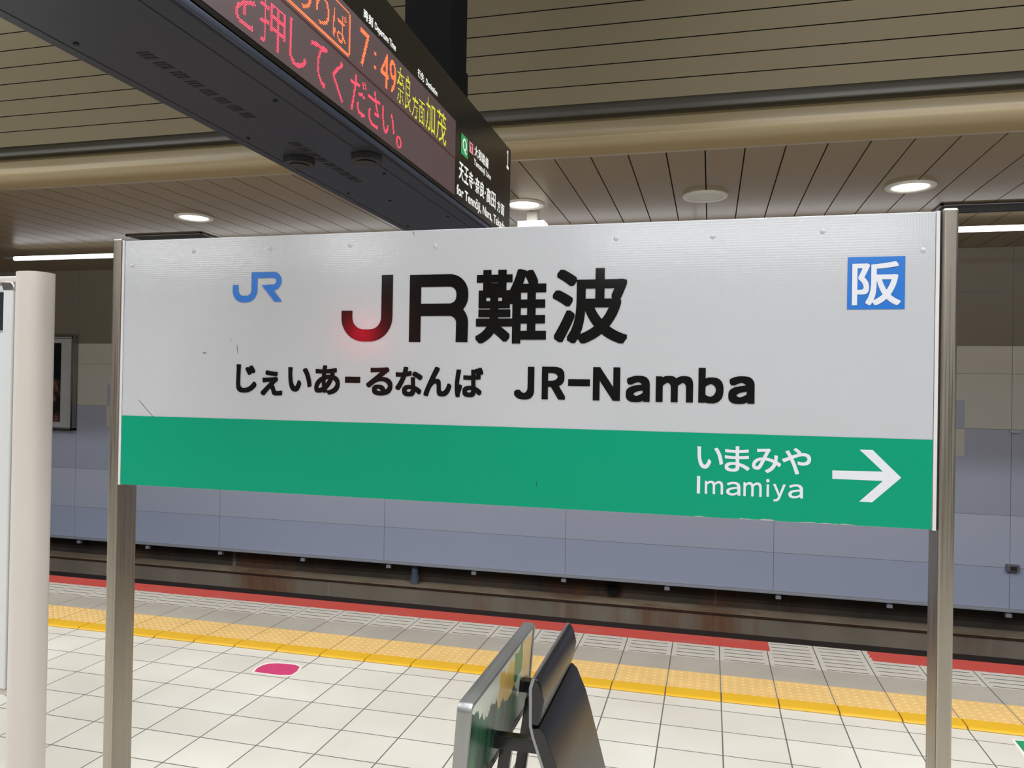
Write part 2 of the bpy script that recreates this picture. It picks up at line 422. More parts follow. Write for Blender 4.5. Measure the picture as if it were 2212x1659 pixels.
# platform side, trackbed, rails
mb = MB(); mb.box(XA, XB, 5.25, 5.36, -1.0, -0.10); struct(mb.build('wall_platform', 'conc_dark'))
mb = MB(); mb.box(XA, XB, 5.3, 9.2, -1.1, -0.905); struct(mb.build('floor_track', 'ballast', org=(0, 0, 0)))
for i, y in enumerate((6.2, 7.27)):
    mb = MB(); P = [(-.06, 0), (.06, 0), (.06, .015), (.012, .035), (.012, .10), (.034, .115), (.034, .15), (-.034, .15), (-.034, .115), (-.012, .10), (-.012, .035), (-.06, .015)]
    mb.prism([(XA, y + a, -0.905 + b) for a, b in P], (XB - XA, 0, 0)); o = mb.build('track_rail', 'rail')
    tag(o, ('steel running rail nearer the platform, down on the trackbed', 'steel running rail nearer the far panelled wall, down on the trackbed')[i], 'rail')
# ledge below the wall panels
z0 = 1.65 - 2.339
mb = MB(); mb.box(XA, XB, 8.60, 9.1, -1.05, z0 - 0.035, 0); mb.box(XA, XB, 8.585, 9.1, z0 - 0.035, z0 - 0.012, 2); mb.box(XA, XB, 8.58, 9.1, z0 - 0.012, z0, 1)
struct(mb.build('wall_ledge', ['conc', 'conc_top', 'rust'], org=(0, 0, 0)))
mb = MB(); mb.box(XA, XB, 8.81, 9.1, z0, CZ + .1); struct(mb.build('wall_back', 'conc_dark', org=(0, 0, 0)))
# panelled tunnel wall
WY = 8.6
seamx = [XA] + [x for x in (-14.9, -12.66, -10.44, -8.21, -5.993, -3.746, -1.552, .668, 2.87, 5.08, 7.3, 9.5)] + [XB]
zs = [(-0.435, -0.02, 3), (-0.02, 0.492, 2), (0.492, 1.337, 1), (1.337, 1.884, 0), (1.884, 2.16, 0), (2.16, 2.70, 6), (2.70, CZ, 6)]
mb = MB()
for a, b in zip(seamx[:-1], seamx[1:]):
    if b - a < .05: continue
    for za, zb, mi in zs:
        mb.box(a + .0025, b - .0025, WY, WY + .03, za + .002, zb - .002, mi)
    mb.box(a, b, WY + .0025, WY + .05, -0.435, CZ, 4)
mb.box(XA, XB, WY - .012, WY + .05, -0.452, -0.437, 5)
mb.box(XA, XB, WY - .004, WY + .05, -0.437, -0.415, 5)
# small inset squares of the other colour at the colour change
for x0_, x1_ in ((-7.73, -7.40), (-3.8, -3.5), (2.15, 2.455)):
    mb.box(x0_, x1_, WY - .003, WY + .01, 1.34, 1.62, 1)
    mb.box(x0_, x1_, WY - .003, WY + .01, 1.06, 1.334, 0)
struct(mb.build('wall_far', ['wall_cream', 'wall_blue', 'wall_blue2', 'wall_blue3', 'joint', 'trim_metal', 'wall_cream_shaded'], org=(0, 0, 0)))

# cross board ceiling over the platform edge and track
mb = MB(); PB = 0.2365; k = -60
while -0.055 + k * PB < XB:
    x = -0.055 + k * PB
    if x > XA: mb.box(x + .0045, x + PB - .0045, 4.83, 8.62, CZ, CZ + .02)
    k += 1
mb.box(XA, XB, 4.83, 9.1, CZ + .02, CZ + .06, 1)
struct(mb.build('ceiling', ['panel_ceiling', 'black'], org=(0, 0, 0)))
# beam, cove, vault
R = 1.65
def strip(prof, name, mts, face_mi=None):
    mb = MB(); mb.prism([(XA, y, z) for y, z in prof], (XB - XA, 0, 0)); o = mb.build(name, mts)
    b = bmesh.new(); b.from_mesh(o.data); bmesh.ops.remove_doubles(b, verts=b.verts, dist=1e-5); bmesh.ops.recalc_face_normals(b, faces=b.faces); b.to_mesh(o.data); b.free()
    for p in o.data.polygons: p.use_smooth = True
    o.data.set_sharp_from_angle(angle=math.radians(38))
    return struct(o)
bp = [(4.90, 1.71), (4.90, 1.49), (4.858, 1.4885), (4.850, 1.482), (4.838, 1.480), (4.826, 1.486), (4.80, 1.492), (4.772, 1.502), (4.748, 1.517), (4.732, 1.533), (4.722, 1.550), (4.722, 1.565), (4.738, 1.574), (4.768, 1.580), (4.778, 1.62), (4.778, 1.690), (4.79, 1.71)]
strip([(y, R + z) for y, z in bp], 'trim_4', 'beam')
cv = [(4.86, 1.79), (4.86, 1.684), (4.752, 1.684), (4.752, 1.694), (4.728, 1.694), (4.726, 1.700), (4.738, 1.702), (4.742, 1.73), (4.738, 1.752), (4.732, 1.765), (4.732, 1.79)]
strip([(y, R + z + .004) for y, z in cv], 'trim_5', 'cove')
def vault(sgn, name):
    mb = MB(); d = Vector((0, -1, 1.9)).normalized(); L = 0.1084; nrm = Vector((0, -1.9, -1)).normalized()
    p = Vector((0, 4.72, R + 1.765)); i = 0
    while i < 14:
        a = p + d * .003; b = p + d * (L - .003)
        qs = [a, b, b - nrm * .012, a - nrm * .012]
        mb.prism([(XA, q.y * sgn, q.z) for q in qs], (XB - XA, 0, 0))
        p = p + d * L; i += 1
    e0 = Vector((0, 4.72, R + 1.765)) - nrm * .012; e1 = p - nrm * .012
    mb.prism([(XA, e0.y * sgn, e0.z), (XA, e1.y * sgn, e1.z), (XA, e1.y * sgn + .1 * sgn, e1.z + .06), (XA, e0.y * sgn + .1 * sgn, e0.z + .06)], (XB - XA, 0, 0), 1)
    struct(mb.build(name, ['slat_ceiling', 'black']))
    return p
pe = vault(1, 'ceiling_vault')
mb = MB(); mb.box(XA, XB, -pe.y, pe.y, pe.z, pe.z + .05); struct(mb.build('ceiling_centre', 'slat_ceiling'))
# the mirrored half of the hall behind the viewer
vault(-1, 'ceiling_vault_rear')
mb = MB(); mb.box(XA, XB, -8.6, -4.83, CZ, CZ + .05); mb.box(XA, XB, -4.85, -4.72, CZ, CZ + .30, 1); struct(mb.build('ceiling_rear', ['panel_ceiling', 'beam']))
mb = MB(); mb.box(XA, XB, -8.7, -8.6, -1, CZ); struct(mb.build('wall_rear', 'wall_cream'))
mb = MB(); mb.box(XA, XB, -8.6, -5.4, -1.1, -.93); struct(mb.build('floor_track_rear', 'ballast', org=(0, 0, 0)))

# ================================================================== STATION NAME SIGN
SX0, SX1, SZ0, SZ1 = -1.4375, 0.417, 1.393, 2.0075
sign = thing('station_name_sign', ((SX0 + SX1) / 2, BY, 0), 'wide white station name board with green band and large black lettering, on two steel posts', 'sign')
GZ = 1.5665
mb = MB()
mb.box(SX0, SX1, BY, BY + .045, SZ0, SZ1)
o = mb.build('sign_panel', 'sign_face', sign, bevel=0.0015, org=(SX0, BY, SZ0))
# edge strips
mb = MB()
mb.box(SX1 + .0005, SX1 + .007, BY - .001, BY + .045, SZ0 - .001, SZ1 + .001, 0); mb.box(SX1 + .007, SX1 + .0115, BY + .004, BY + .045, SZ0, SZ1, 1)
mb.build('edge_trim', ['white_edge', 'dark_gap'], sign)
mb = MB(); mb.box(SX0 - .007, SX0 - .0005, BY - .001, BY + .045, SZ0 - .001, SZ1 + .001, 0); mb.box(SX0 - .0095, SX0 - .007, BY + .004, BY + .045, SZ0, SZ1, 1)
mb.build('edge_trim', ['white_edge', 'dark_gap'], sign)
# green band with slightly chipped lower edge
pts = [(SX0 + .001, GZ), (SX0 + .001, SZ0 + .0005)]
x = SX0 + .02
while x < SX1 - .01:
    ch = 0
    for c, wd_, dp in ((0.095, .035, .0035), (0.19, .02, .002), (0.245, .03, .0025), (-0.02, .01, .002), (-0.95, .01, .0015), (-0.7, .008, .0015)):
        if abs(x - c) < wd_: ch = max(ch, dp * random.random())
    pts.append((x, SZ0 + .0005 + ch)); x += .006
pts += [(SX1 - .001, SZ0 + .0005), (SX1 - .001, GZ)]
mb = MB(); mb.prism([(a, BY - .0003, b) for a, b in pts], (0, -.0004, 0))
g = mb.build('green_band', 'green_film', sign)
# dents and rivet bumps along the upper edge
def bump_disc(mb, x, z, r):
    n = 14; base = len(mb.v)
    prof = [(r, 0), (r * .8, .0008), (r * .45, .0017), (0.0002, .002)]
    for rr, h in prof: mb.v += [(x + rr * math.cos(2 * math.pi * i / n), BY - h + .0002, z + rr * math.sin(2 * math.pi * i / n)) for i in range(n)]
    for k in range(3):
        for i in range(n): mb.f.append((base + k * n + i, base + k * n + (i + 1) % n, base + (k + 1) * n + (i + 1) % n, base + (k + 1) * n + i)); mb.mi.append(0)
for px, py in ((419, 543), (585, 537), (757, 530), (940, 532), (1331, 515), (1540, 511), (1777, 500), (286, 574), (1994, 541)):
    mb = MB(); q = on_y(px, py, BY); bump_disc(mb, q.x, q.z, .006); mb.build('rivet', 'sign_face', sign, smooth=True)
# scratches
mb = MB()
for a, b, wd_ in (((300, 864), (318, 885), .0010), ((318, 885), (333, 902), .0009), ((439, 762), (446, 762.5), .0018), ((512, 745), (514, 763), .0010), ((498, 735), (500, 735.5), .0016), ((893, 500), (895, 508), .001), ((1160, 1040), (1158, 1052), .0012)):
    p, q = on_y(*a, BY), on_y(*b, BY)
    for s_ in stroke2d([(p.x, p.z), (q.x, q.z)], wd_): mb.quad(*[(v.x, BY - .0009, v.y) for v in s_])
mb.build('scratch', 'dark_gap', sign)

YT = BY - .0008
def px_box(x0, y0, x1, y1, ox=0, oy=0, sc=1):
    a = on_y(ox + x0 / sc, oy + (y0 + y1) / 2 / sc, BY); b = on_y(ox + x1 / sc, oy + (y0 + y1) / 2 / sc, BY)
    t = on_y(ox + (x0 + x1) / 2 / sc, oy + y0 / sc, BY); u = on_y(ox + (x0 + x1) / 2 / sc, oy + y1 / sc, BY)
    return a.x, b.x, u.z, t.z
def sign_text(name, items, mt, fat, ox, oy, sc, y=YT, par=None):
    mb = MB()
    for ch, x0, y0, x1, y1 in items:
        a, b, c, d = px_box(x0, y0, x1, y1, ox, oy, sc)
        put_glyph(mb, ch, (a, y, c), (1, 0, 0), (0, 0, 1), b - a, d - c, fat)
    return mb.build(name, mt, par or sign)
A = (230, 480, 2.4578); B = (1000, 480, 2.0109); D = (1400, 880, 3.16)
sign_text('station_name_kanji', [('難', 57, 205, 363, 527), ('波', 390, 200, 715, 527)], 'ink', .0038, *B)
sign_text('station_name_hiragana', [('じ', 690, 755, 798, 905), ('ぇ', 820, 787, 935, 920), ('い', 965, 770, 1090, 900), ('あ', 1105, 760, 1240, 915), ('る', 1380, 770, 1520, 920),
           ('な', 1535, 768, 1678, 925), ('ん', 1685, 768, 1832, 925), ('ば', 1850, 772, 2000, 930)], 'ink', .0023, *A)
sign_text('station_name_roman', [('Ｊ', 223, 628, 310, 770), ('Ｒ', 343, 628, 445, 770), ('Ｎ', 565, 630, 683, 775), ('ａ', 708, 667, 812, 782),
           ('ｍ', 838, 668, 1000, 782), ('ｂ', 1023, 633, 1132, 787), ('ａ', 1153, 669, 1267, 790)], 'ink', .0034, *B)
mb = MB()
for bx, pr in (((1267, 820, 1348, 853), A), ((457, 682, 552, 712), B)):
    mb = MB(); a, b, c, d = px_box(*bx, *pr); mb.quad((a, YT, c), (b, YT, c), (b, YT, d), (a, YT, d)); mb.build('dash', 'ink', sign)
# large J and R
def sb(x, y, pr):
    q = on_y(pr[0] + x / pr[2], pr[1] + y / pr[2], BY); return (q.x, q.z)
_lay = [0]
def polys(mb, path, wd, y=YT):
    _lay[0] += 1; y = y - 4e-5 * _lay[0]
    for q in stroke2d(path, wd): mb.quad(*[(v.x, y, v.y) for v in q])
jt = sb(1493, 280, A); jb = sb(1493, 632, A); jh = sb(1278, 470, A)
wJ = sb(1523, 400, A)[0] - sb(1463, 400, A)[0]; zb = sb(1385, 632, A)[1] + wJ / 2 * .96; r_ = 0.042
mb = MB()
polys(mb, [jt, (jt[0], zb + r_)] + arc2d(jt[0] - r_, zb + r_, r_, r_, 0, -90) + arc2d(jh[0] + r_, zb + r_, r_, r_, -90, -180) + [jh], wJ)
rs = sb(1640, 280, A); rb = sb(1640, 637, A); rt = sb(1890, 300, A); rm = sb(1890, 467, A)
zt = sb(1640, 280, A)[1] - wJ / 2; zm = sb(1760, 465, A)[1]; xr = sb(1890, 380, A)[0]; xl = sb(1641, 380, A)[0]; r2 = .030; zbt = sb(1890, 637, A)[1]
polys(mb, [(xl, zt + wJ / 2), (xl, zbt)], wJ)
polys(mb, [(xl, zt), (xr - r2, zt)] + arc2d(xr - r2, zt - r2, r2, r2, 90, 0) + arc2d(xr - r2, zm + r2, r2, r2, 0, -90) + [(xl, zm)], wJ)
polys(mb, [(xl, zm)] + [(xr - r2, zm)] + arc2d(xr - r2 * .98, zm - r2, r2, r2, 90, 0) + [(xr, zbt)], wJ)
mb.build('station_name_letters', 'ink', sign)
# blue logo
mb = MB(); wl = .0165 * .98
lt = sb(788, 282, A); lb = sb(788, 405, A)
wl = sb(805, 350, A)[0] - sb(772, 350, A)[0]
xs = lt[0]; zt = sb(850, 265, A)[1] - wl * .42; zb = sb(735, 424, A)[1] + wl * .42; xh = sb(687, 360, A)[0]; zh = sb(687, 333, A)[1]
r_ = .021
polys(mb, [(xh, zh), (xh, zb + r_)] + arc2d(xh + r_, zb + r_, r_, r_, 180, 270) + arc2d(xs - r_, zb + r_, r_, r_, -90, 0) + [(xs, zt + wl * .42)], wl * .95)
xr = sb(917, 310, A)[0]; zm = sb(880, 347, A)[1]; xr2 = sb(850, 350, A)[0]; rz = (zt - zm) / 2; 
polys(mb, [(xs - wl / 2, zt), (xr - rz, zt)] + arc2d(xr - rz, (zt + zm) / 2, rz, rz, 90, -90) + [(sb(852, 350, A)[0], zm)], wl * .84)
p1 = sb(835, 352, A); q = [sb(826, 335, A), sb(868, 335, A), sb(933, 422, A), sb(893, 422, A)]
mb.quad(*[(v[0], YT - 6e-4, v[1]) for v in q])
mb.build('blue_logo', 'blue_film', sign)
# blue square mark with one character
a, b, c, d = px_box(1670, 150, 1920, 378, *B)
mb = MB(); mb.quad((a, YT, c), (b, YT, c), (b, YT, d), (a, YT, d)); mk = mb.build('zone_mark', 'blue_film', sign)
sign_text('zone_character', [('阪', 1690, 172, 1901, 361)], 'white_film', .0016, *B, y=YT - .0005, par=mk)
# next station
sign_text('next_station_hiragana', [('い', 335, 268, 512, 420), ('ま', 523, 265, 693, 440), ('み', 710, 280, 907, 447), ('や', 915, 278, 1112, 458)], 'white_film', .0009, *D)
sign_text('next_station_roman', [('｜', 333, 468, 355, 587), ('ｍ', 387, 501, 512, 592), ('ａ', 533, 507, 630, 602), ('ｍ', 650, 510, 775, 608), ('ｉ', 805, 488, 828, 610),
           ('ｙ', 852, 524, 938, 643), ('ａ', 957, 524, 1057, 622)], 'white_film', .0005, *D)
mb = MB()
pp = [sb(x_, y_, D) for x_, y_ in [(1257, 430), (1602, 438), (1443, 288), (1532, 290), (1727, 480), (1528, 648), (1440, 643), (1602, 502), (1257, 487)]]
mb.v += [(u[0], YT, u[1]) for u in pp]
for t in tessellate_polygon([[Vector((u[0], u[1], 0)) for u in pp]]): mb.f.append(tuple(t)); mb.mi.append(0)
mb.build('arrow', 'white_film', sign)
# posts
for xa, xb in ((-1.4735, -1.4465), (0.428, 0.4565)):
    mb = MB(); mb.box(xa, xb, BY - .003, BY + .072, 0, SZ1 + .006)
    mb.build('post', 'steel', sign, bevel=0.006, seg=4)
mb = MB()   # wider steel flanges seen below the board
mb.box(-1.4465, SX0 + .005, BY + .046, BY + .062, SZ0 + .02, SZ1 - .02); mb.build('fixing_plate', 'steel', sign)
mb = MB(); mb.box(SX1 - .005, .428, BY + .046, BY + .062, SZ0 + .02, SZ1 - .02)
mb.build('fixing_plate', 'steel', sign)

# ================================================================== DEPARTURE DISPLAY
DX, DXL, DY0, DY1 = -0.98, -1.378, 0.75, 3.70
DZ0, DZ1 = R + .714, R + 1.192
disp = thing('departure_display', ((DX + DXL) / 2, (DY0 + DY1) / 2, DZ0), 'long black train departure display with lit red and yellow text, hung from the ceiling', 'display')
mb = MB()
mb.prism([(DX, DY0, DZ0 + .012), (DX - .010, DY0, DZ0), (DXL + .012, DY0, DZ0), (DXL, DY0, DZ0 + .012), (DXL, DY0, DZ1 - .01), (DXL + .01, DY0, DZ1), (DX - .008, DY0, DZ1), (DX, DY0, DZ1 - .008)], (0, DY1 - DY0, 0))
mb.build('housing', 'disp_under', disp, bevel=.002)
mb = MB(); mb.box(DX - .001, DX + .006, DY0, DY1 - .004, DZ0 + .022, DZ1 - .012); mb.build('front_glass', 'disp_face', disp, bevel=.002)
mb = MB(); mb.box(DX - .004, DX + .004, DY0, DY1, DZ0 + .002, DZ0 + .020); mb.build('lower_rail', 'disp_edge', disp, bevel=.003)
FX = DX + .0065
scr = MB(); scr.box(FX - .002, FX + .0012, DY0 + .05, 2.845, R + .748, R + 1.035)
M['led_back'] = mat('led_panel_smoked', srgb(84, 66, 68), 0.4)
scr = scr.build('led_screen', 'led_back', disp)
mb = MB(); mb.box(FX - .001, FX + .0016, DY0 + .05, 2.845, R + .886, R + .892); 
mb.build('row_divider', 'disp_dark', scr)
LX = FX + .0022
# LED dots
def raster(ch, cols, rows):
    vs, fs, gw, gh = glyph(ch)
    bv = BVHTree.FromPolygons([(v[0], v[1], 0) for v in vs], fs)
    out = []
    for c in range(cols):
        for r in range(rows):
            hit = 0
            for ax in (.2, .5, .8):
                for ay in (.2, .5, .8):
                    if bv.ray_cast(Vector(((c + ax) / cols, (r + ay) / rows, 1)), Vector((0, 0, -1)))[0] is not None: hit += 1
            if hit >= 5: out.append((c, r))
    return out
PD = 0.0046
def led(mb, ch, y0, y1, z0_, z1_):
    cols = max(1, round((y1 - y0) / PD)); rows = max(1, round((z1_ - z0_) / PD))
    for c, r in raster(ch, cols, rows): dot(mb, y0 + (c + .5) * PD, z0_ + (r + .5) * PD)
def dot(mb, y, z, s=.00150):
    n = len(mb.v); k = 6
    mb.v += [(LX, y + s * math.cos(math.pi * 2 * i / k), R + z + s * math.sin(math.pi * 2 * i / k)) for i in range(k)]
    mb.f.append(tuple(n + i for i in range(k))); mb.mi.append(0)
mb = MB()
for ch, a, b, c, d in (('を', 1.39, 1.485, .762, .868), ('押', 1.503, 1.608, .760, .870), ('し', 1.627, 1.705, .762, .868), ('て', 1.728, 1.812, .762, .866), ('く', 1.842, 1.902, .760, .872),
                       ('だ', 1.945, 2.047, .764, .868), ('さ', 2.058, 2.143, .764, .868), ('い', 2.158, 2.248, .772, .852), ('。', 2.267, 2.308, .760, .798)):
    led(mb, ch, a, b, c, d)
mb.build('led_message_row', 'led_red', scr)
mb = MB()
for ch, a, b in (('の', 1.632, 1.722), ('り', 1.748, 1.815), ('ば', 1.838, 1.918)): led(mb, ch, a, b, .916, 1.000)
y = 1.50
while y < 1.93: dot(mb, y, .900); dot(mb, y, .9046); dot(mb, y, 1.018); y += PD
z = .909
while z < 1.016: dot(mb, 1.936, z); dot(mb, 1.9314, z); dot(mb, 1.50, z); z += PD
for ch, a, b, c, d in (('7', 2.000, 2.058, .909, 1.014), ('4', 2.140, 2.198, .909, 1.014), ('9', 2.206, 2.258, .909, 1.014)): led(mb, ch, a, b, c, d)
for yy in (2.096, 2.1006, 2.1052):
    for zz in (.938, .9426, .978, .9826): dot(mb, yy, zz)
mb.build('led_time_row', 'led_orange', scr)
mb = MB()
for ch, a, b, c, d in (('奈', 2.264, 2.325, .902, 1.016), ('良', 2.332, 2.384, .902, 1.016), ('方', 2.392, 2.448, .900, .980), ('面', 2.455, 2.510, .900, .980), ('加', 2.520, 2.614, .900, 1.014), ('茂', 2.628, 2.732, .900, 1.014)):
    led(mb, ch, a, b, c, d)
mb.build('led_destination', 'led_yellow', scr)
# printed labels
def face_text(name, items, mt='disp_white', fat=.0006, lx=FX + .0006):
    mb = MB()
    for ch, a, b, c, d in items: put_glyph(mb, ch, (lx, a, R + c), (0, 1, 0), (0, 0, 1), b - a, d - c, fat)
    return mb.build(name, mt, disp)
def spread(s, y0, y1, c, d, gap=.12):
    w_ = (y1 - y0) / len(s); return [(ch, y0 + i * w_ + w_ * gap / 2, y0 + (i + 1) * w_ - w_ * gap / 2, c, d) for i, ch in enumerate(s)]
face_text('printed_label', spread('時刻', 2.020, 2.085, 1.049, 1.078))
face_text('printed_label', [('Departure Time', 2.097, 2.253, 1.046, 1.074)], fat=.0004)
face_text('printed_label', spread('行先', 2.440, 2.502, 1.050, 1.078))
face_text('printed_label', [('Destination', 2.520, 2.635, 1.052, 1.074)], fat=.0004)
mb = MB(); fx = FX + .0006
mb.quad((fx, 2.917, R + .932), (fx, 3.005, R + .932), (fx, 3.005, R + 1.014), (fx, 2.917, R + 1.014))
lq = mb.build('line_symbol', 'disp_green', disp)
mb = MB(); put_glyph(mb, 'Ｑ', (fx + .0005, 2.936, R + .944), (0, 1, 0), (0, 0, 1), .052, .058, .001); mb.build('line_letter', 'disp_white', lq)
mb = MB(); mb.quad((fx, 3.024, R + .971), (fx, 3.075, R + .971), (fx, 3.075, R + 1.015), (fx, 3.024, R + 1.015))
lq = mb.build('line_symbol', 'disp_pink', disp)
mb = MB(); put_glyph(mb, 'Ｔ', (fx + .0005, 3.036, R + .979), (0, 1, 0), (0, 0, 1), .028, .028, .0015); mb.build('line_letter', 'disp_dark', lq)
face_text('printed_label', spread('大和路線', 3.092, 3.308, .976, 1.022), fat=.0010)
face_text('printed_label', [('Yamatoji Line', 3.089, 3.345, .930, .964)], fat=.0006)
face_text('printed_label', spread('天王寺', 2.893, 3.085, .828, .896) + [('・', 3.090, 3.102, .855, .868)] + spread('奈良', 3.110, 3.250, .828, .896) + [('・', 3.257, 3.269, .855, .868)] + spread('高田', 3.278, 3.435, .826, .896) + spread('方面', 3.455, 3.590, .826, .878), fat=.0014)
face_text('printed_label', [('for Tennōji, Nara, Takada', 2.872, 3.60, .748, .802)], fat=.0012)
face_text('platform_number', [('１', 3.616, 3.655, 1.070, 1.160)], fat=.002)
# underside details
for px, py, w_ in ((1178, 652, .12), (1448, 640, .11)):
    q = on_z(px / 1.8433, py / 1.8433, DZ0 - .02)
    mb = MB(); mb.cyl((q.x, q.y + .02, DZ0 + .001), (0, 0, -1), .052, .020, 8, 0, .047); mb.cyl((q.x, q.y + .02, DZ0 - .019), (0, 0, -1), .030, .005, 24)
    mb.build('sensor_puck', 'puck', disp, bevel=.003)
for ya, yb in ((1.415, 1.857), (2.038, 2.486)):
    mb = MB(); y = ya; k = 0
    while y < yb - .01:
        if k % 4 != 3: mb.box(-1.217, -1.187, y, y + .009, DZ0 - .001, DZ0 + .002)
        y += .0135; k += 1
    mb.build('vent_grille', 'slot', disp)
for xx in (-1.047, -1.338):
    mb = MB(); mb.box(xx, xx + .003, DY0, DY1, DZ0 - .0008, DZ0 + .001); mb.build('panel_seam', 'slot', disp)
for xx, yy in ((-1.07, 1.73), (-1.07, 2.4), (-1.07, 3.05), (-1.31, 1.35), (-1.31, 1.98), (-1.31, 2.62), (-1.20, 2.75), (-1.31, 3.2)):
    mb = MB(); mb.cyl((xx, yy, DZ0), (0, 0, -1), .006, .003, 12); mb.build('screw', 'slot', disp)
# hanger post
hx = -1.0
mb = MB(); mb.box(-1.30, -1.085, 3.10, 3.31, DZ1, pe.z); mb.build('hanger_post', 'post_black', disp, bevel=.004)
mb = MB(); mb.box(-1.305, -1.078, 3.095, 3.315, DZ1, DZ1 + .22); mb.build('hanger_collar', 'post_black', disp, bevel=.004)
mb = MB(); mb.box(-1.30, -1.085, 1.10, 1.31, DZ1, pe.z); mb.build('hanger_post', 'post_black', disp, bevel=.004)

# ================================================================== CEILING FIXTURES
def downlight(x, y, label, lit=True):
    if lit: t = thing('downlight', (x, y, CZ), label, 'light', 'round downlights in the ceiling over the platform edge')
    else: t = thing('ceiling_speaker', (x, y, CZ), label, 'speaker')
    mb = MB()
    if lit: mb.lathe((x, y, CZ), [(.168, .0), (.166, -.008), (.158, -.014), (.130, -.012), (.118, -.002), (.112, .012)])
    else: mb.lathe((x, y, CZ), [(.170, .0), (.168, -.010), (.160, -.016), (.136, -.016), (.132, -.011), (.0005, -.013)])
    mb.build('rim' if lit else 'grille_plate', 'white', t, smooth=True)
    if lit:
        mb = MB(); mb.lathe((x, y, CZ), [(.120, -.003), (.08, -.006), (.0005, -.007)]); mb.build('diffuser', 'lamp', t, smooth=True)
        d = bpy.data.lights.new('downlight_beam', 'SPOT'); d.energy = 62; d.spot_size = math.radians(128); d.spot_blend = .8; d.shadow_soft_size = .10; d.color = (1, .97, .90)
        o = bpy.data.objects.new('downlight_beam', d); C.objects.link(o); o.parent = t; o.location = (0, 0, -.03)
downlight(-4.503, 6.0, 'round lit downlight in the ceiling left of the black display')
downlight(-1.477, 6.05, 'round lit downlight just right of the display end, above the white box')
downlight(1.353, 6.02, 'round lit downlight in the ceiling at far right, above the sign end')
downlight(-0.063, 6.035, 'round white unlit ceiling disc between the two right-hand downlights', False)
# tubes
lab = ['long white light tube at far left, its grey end cap showing', 'white light tube second from left, behind the sign', 'white light tube behind the middle of the sign', 'white light tube behind the right part of the sign',
       'long white light tube at far right, beyond the right post']
x = -7.60
for i in range(5):
    L = (2.5, 2.5, 2.45, 1.95, 3.2)[i]
    t = thing('tube_light', (x + L / 2, 7.04, CZ - .11), lab[i], 'light', 'row of tube lights over the track')
    z = CZ - .12
    mb = MB(); mb.cyl((x, 7.04, z), (1, 0, 0), .024, L - .012, 20); mb.build('tube', 'tube', t, smooth=True)
    mb = MB(); mb.cyl((x - .008, 7.04, z), (1, 0, 0), .020, .008, 16)
    if i == 0: mb.cyl((x - .15, 7.04, z + .010), (1, 0, 0), .011, .13, 12)
    mb.build('end_cap', 'grey_plastic', t, smooth=True)
    if i in (0, 1, 2, 3):
        mb = MB(); mb.box(x + L - (.37 if i == 0 else .354), x + L - .35, 7.035, 7.045, z + .02, CZ); mb.build('hanger', 'grey_plastic', t)
    x += L
# dark recessed grilles
for i, (xa, xb, lb_) in enumerate(((-5.75, -4.87, 'dark recessed ceiling grille above the left post of the station sign'), (1.70, 3.6, 'wide dark recessed ceiling grille above the right-hand light tube'))):
    t = thing('ceiling_grille', ((xa + xb) / 2, 6.80, CZ), lb_, 'grille', 'dark grilles in the ceiling')
    mb = MB(); y0, y1 = 6.60, 6.93
    for q in ((xa, xb, y0, y0 + .02), (xa, xb, y1 - .02, y1), (xa, xa + .02, y0, y1), (xb - .02, xb, y0, y1)): mb.box(*q, CZ - .014, CZ + .001)
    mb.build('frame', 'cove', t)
    mb = MB(); mb.box(xa + .02, xb - .02, y0 + .02, y1 - .02, CZ - .004, CZ - .001, 0)
    yy = y0 + .03
    while yy < y1 - .03: mb.box(xa + .02, xb - .02, yy, yy + .006, CZ - .012, CZ - .004, 1); yy += .016
    mb.build('slats', ['slot', 'dark_gap'], t)
# white box fixture below the downlight
q = on_y(1151, 486, 6.35)
t = thing('emergency_light', (q.x, 6.35, CZ), 'small white lit box hanging on a short stem behind the top of the sign', 'light')
mb = MB(); mb.box(q.x - .045, q.x + .045, 6.31, 6.39, q.z + .02, CZ + .001); mb.build('stem', 'white', t, bevel=.004)
mb = MB(); mb.box(q.x - .115, q.x + .115, 6.27, 6.43, q.z - .05, q.z + .022); mb.build('box', 'emerg', t, bevel=.006)

# ================================================================== THINGS ON THE FAR WALL
a = on_y(104, 727, 8.55); b = on_y(163, 726, 8.55); c = on_y(159, 930, 8.55)
px1, pz1, pz0 = b.x, b.z, c.z; px0 = px1 - 1.35
t = thing('poster_case', ((px0 + px1) / 2, 8.59, pz0), 'framed poster case with a dark picture on the far wall, left of the sign', 'poster')
mb = MB()
for q in ((px0, px1, pz1 - .035, pz1), (px0, px1, pz0, pz0 + .035), (px0, px0 + .035, pz0, pz1), (px1 - .035, px1, pz0, pz1)): mb.box(q[0], q[1], 8.52, 8.598, q[2], q[3])
mb.build('frame', 'alu', t, bevel=.004)
mb = MB(); mb.box(px0 + .03, px1 - .03, 8.575, 8.595, pz0 + .03, pz1 - .03); mb.build('mount', 'paper', t)
mb = MB(); mb.box(px0 + .24, on_y(131, 800, 8.57).x, 8.568, 8.5745, on_y(120, 911, 8.57).z, on_y(120, 741, 8.57).z); mb.build('picture', 'pic_wall', t, org=(px0, 8.57, pz0 + .2))
q = on_y(887, 1243, 8.56)
mb = MB(); mb.cyl((q.x, 8.70, z0 + .001), (0, 0, 1), .040, .22, 20); mb.cyl((q.x, 8.70, z0), (0, 0, 1), .052, .10, 20)
tag(mb.build('drain_pipe', 'grey_pipe', smooth=True), 'short grey drain pipe standing on the concrete ledge below the wall panels', 'pipe')
q = on_y(2186, 1226, 8.59)
